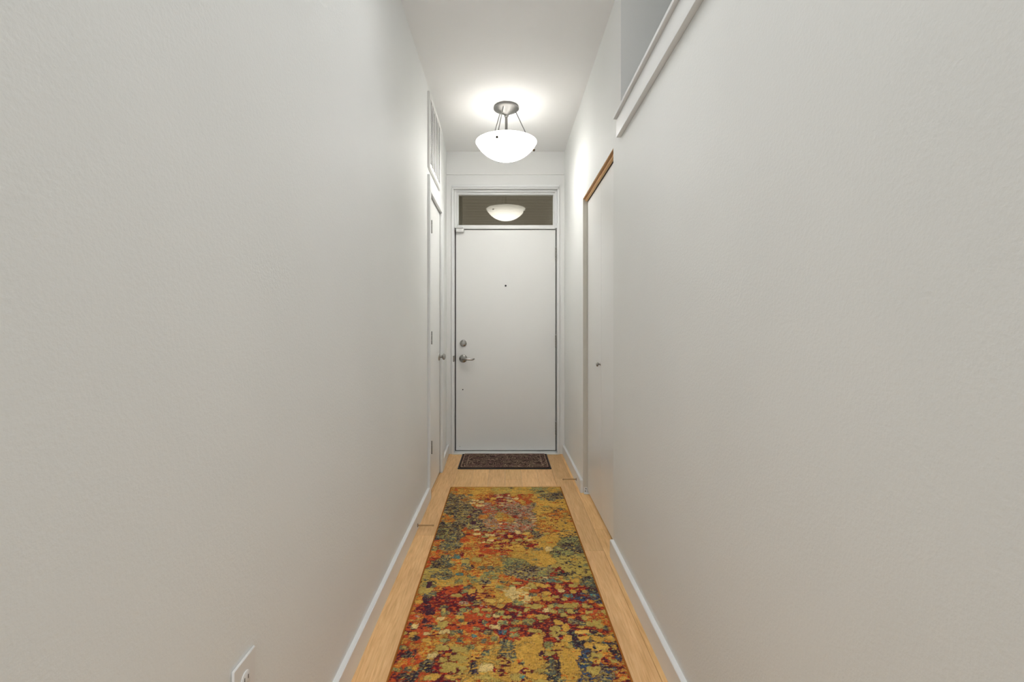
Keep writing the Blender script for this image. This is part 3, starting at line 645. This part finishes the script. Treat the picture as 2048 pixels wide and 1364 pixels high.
def paint_rug(nx, ny):
    """Colours of the runner's pile on an nx by ny grid (rug space, metres)."""
    rng = np.random.default_rng(11)
    X, Y = np.meshgrid(np.linspace(-RUG_W/2, RUG_W/2, nx), np.linspace(0, RUG_L, ny))
    def noise(sx, sy, seed):
        r = np.random.default_rng(seed)
        gx, gy = int(RUG_W/sx)+4, int(RUG_L/sy)+4
        g = r.random((gy, gx))
        u = (X+RUG_W/2)/sx; v = Y/sy
        i = u.astype(int); j = v.astype(int); fu = u-i; fv = v-j
        fu = fu*fu*(3-2*fu); fv = fv*fv*(3-2*fv)
        return (g[j, i]*(1-fu)+g[j, i+1]*fu)*(1-fv)+(g[j+1, i]*(1-fu)+g[j+1, i+1]*fu)*fv
    lin = {k: np.array([((c/255+.055)/1.055)**2.4 if c > 10 else c/3294 for c in v]) for k, v in RUG_PAL.items()}
    keys = list(lin); pal = np.array([lin[k] for k in keys]); num = {k: i for i, k in enumerate(keys)}
    dx = (noise(.05, .05, 1)-.5)*.05+(noise(.014, .010, 2)-.5)*.02
    dy = (noise(.05, .05, 3)-.5)*.06+(noise(.014, .010, 4)-.5)*.02
    best = np.full(X.shape, 1e9); c1 = np.zeros(X.shape, int); c2 = np.zeros(X.shape, int); fr = np.zeros(X.shape)
    for row in RUG_GROUND.split('|'):
        a = row.split(); gx, gy = float(a[0])/100, float(a[1])/100
        d = (X+dx-gx)**2+(.8*(Y+dy-gy))**2
        m = d < best
        best[m] = d[m]; c1[m] = num[a[2]]; c2[m] = num[a[3]]; fr[m] = float(a[4])/100
    mott = .55*noise(.020, .008, 5)+.45*noise(.008, .005, 6)
    mott = np.argsort(np.argsort(mott, axis=None)).reshape(X.shape)/mott.size
    idx = np.where(mott < fr*.85, c2, c1)
    # small loose cobbles in the red and maroon grounds, sparse elsewhere
    def patch(px, py, w, h, k, jag=1.0):
        r = max(w, h)*.5+.02
        j0, j1 = int(max(0, (py-r)/RUG_L*(ny-1))), int(min(ny, (py+r)/RUG_L*(ny-1)+2))
        i0, i1 = int(max(0, (px-r+RUG_W/2)/RUG_W*(nx-1))), int(min(nx, (px+r+RUG_W/2)/RUG_W*(nx-1)+2))
        if j1 <= j0 or i1 <= i0: return
        sl = (slice(j0, j1), slice(i0, i1))
        u = np.abs(X[sl]+jag*jx[sl]-px)/(w/2); v = np.abs(Y[sl]+jag*jy[sl]-py)/(h/2)
        q = (u**4+v**4)
        m = (q < 1)
        if k in 'KPtgBSM': m &= ~((mott[sl] > .80) & (q > .15))
        else: m &= ~((mott[sl] < .07) & (q > .2))
        idx[sl][m] = num[k]
    jx = (noise(.016, .016, 7)-.5)*.010+(noise(.006, .006, 8)-.5)*.007
    jy = (noise(.016, .016, 9)-.5)*.011+(noise(.006, .006, 10)-.5)*.007
    fam = {'D': 'GNNSOC', 'M': 'NNSGO', 'R': 'OMGNS', 'O': 'GNRSt', 'G': 'NOSt', 'W': 'CWgO', 'K': 'gSt', 'B': 'GNtg', 'N': 'GSK'}
    chance = {'D': .62, 'M': .45, 'R': .40, 'O': .28, 'G': .16, 'W': .45, 'K': .3, 'B': .4, 'N': .2}
    base = c1.copy()
    yy = .01
    while yy < RUG_L:
        xx = -RUG_W/2+rng.random()*.03
        while xx < RUG_W/2:
            i = min(nx-1, int((xx+RUG_W/2)/RUG_W*(nx-1))); j = min(ny-1, int(yy/RUG_L*(ny-1)))
            k = keys[base[j, i]]
            w = rng.uniform(.022, .046); h = rng.uniform(.016, .034)
            if rng.random() < chance.get(k, 0):
                patch(xx, yy+rng.uniform(-.008, .008), w, h, rng.choice(list(fam[k])), .8)
            xx += w+rng.uniform(.006, .022)
        yy += .036
    for row in RUG_PATCH.split('|'):
        a = row.split(); px, py, w, h = [float(v)/1000 for v in a[:4]]
        patch(px, py, w*1.04, h*1.04, a[4], 1.0)
    # slate, blue and sage cells carry threads of their neighbours' colours
    m2 = .5*noise(.012, .005, 31)+.5*noise(.006, .006, 32)
    for k, a, lo, b, hi in (('t', 'N', .40, 'K', .58), ('B', 'K', .40, 'g', .66), ('K', 'N', .33, 't', .64), ('S', 't', .36, 'N', .64), ('g', 'N', .43, 'K', .64), ('T', 't', .4, 'S', .66), ('M', 'D', .38, 'P', .68), ('D', 'R', .40, 'M', .58), ('W', 'R', .37, 'g', .62), ('O', 'G', .44, 'R', .70)):
        sel = idx == num[k]
        idx[sel & (m2 < lo)] = num[a]; idx[sel & (m2 > hi)] = num[b]
    col = pal[idx]
    edge = np.zeros(X.shape, bool)
    edge[:, 1:] |= idx[:, 1:] != idx[:, :-1]; edge[1:] |= idx[1:] != idx[:-1]
    edge &= noise(.02, .02, 33) > .40
    vein = np.abs(noise(.022, .014, 34)*.6+noise(.010, .007, 35)*.4-.5) < .014
    col = np.where((edge | vein)[..., None], col*.45+.55*np.array([.10, .035, .030]), col)
    col = col*(.80+.4*noise(.007, .004, 21))[..., None]*(.90+.2*noise(.06, .05, 22))[..., None]
    fleck = noise(.0045, .006, 23)
    col = np.where((fleck > .86)[..., None], col*.6+.4*np.array([.42, .30, .16]), col)
    col = np.where((fleck < .12)[..., None], col*.62, col)
    return np.clip(col*1.18, 0, .92)

def build_runner():
    RX, RY = .0115, .955
    root = empty('runner_rug', (RX, RY+RUG_L/2, 0), 'long multicoloured abstract runner rug in gold, red and slate on the oak floor', 'rug')
    nx, ny = 308, 981
    col = paint_rug(nx, ny)
    gx, gy = np.meshgrid(np.linspace(-RUG_W/2, RUG_W/2, nx), np.linspace(-RUG_L/2, RUG_L/2, ny))
    dist = np.minimum(RUG_W/2-np.abs(gx), RUG_L/2-np.abs(gy))
    r = np.random.default_rng(3)
    z = .0072*np.clip(dist/.006, 0, 1)**.5+.0016+r.normal(0, .00012, gx.shape)
    co = np.stack([gx, gy, z], -1).reshape(-1, 3)
    i = np.arange(nx*ny).reshape(ny, nx)
    quads = np.stack([i[:-1, :-1], i[:-1, 1:], i[1:, 1:], i[1:, :-1]], -1).reshape(-1, 4)
    me = bpy.data.meshes.new('pile')
    me.vertices.add(len(co)); me.vertices.foreach_set('co', co.ravel())
    me.loops.add(quads.size); me.loops.foreach_set('vertex_index', quads.ravel())
    me.polygons.add(len(quads)); me.polygons.foreach_set('loop_start', np.arange(0, quads.size, 4))
    me.update(calc_edges=True)
    a = me.color_attributes.new('Col', 'FLOAT_COLOR', 'POINT')
    a.data.foreach_set('color', np.concatenate([col.reshape(-1, 3), np.ones((nx*ny, 1))], 1).astype(np.float32).ravel())
    me.materials.append(M['rug'])
    p = bpy.data.objects.new('pile', me); COL.objects.link(p); p.parent = root
    # serged binding all round
    hw, hl = RUG_W/2+.001, RUG_L/2+.001
    c = [(-hw, -hl), (hw, -hl), (hw, hl), (-hw, hl)]
    for k in range(4):
        (x0, y0), (x1, y1) = c[k], c[(k+1) % 4]
        bm = tube(bmesh.new(), [(x0, y0, .0043), (x1, y1, .0043)], .0038, 8)
        me = bpy.data.meshes.new('binding'); bm.to_mesh(me); bm.free(); me.materials.append(M['rug_edge'])
        b2 = bpy.data.objects.new('binding', me); COL.objects.link(b2); b2.parent = root
    root.rotation_euler.z = .005
build_runner()
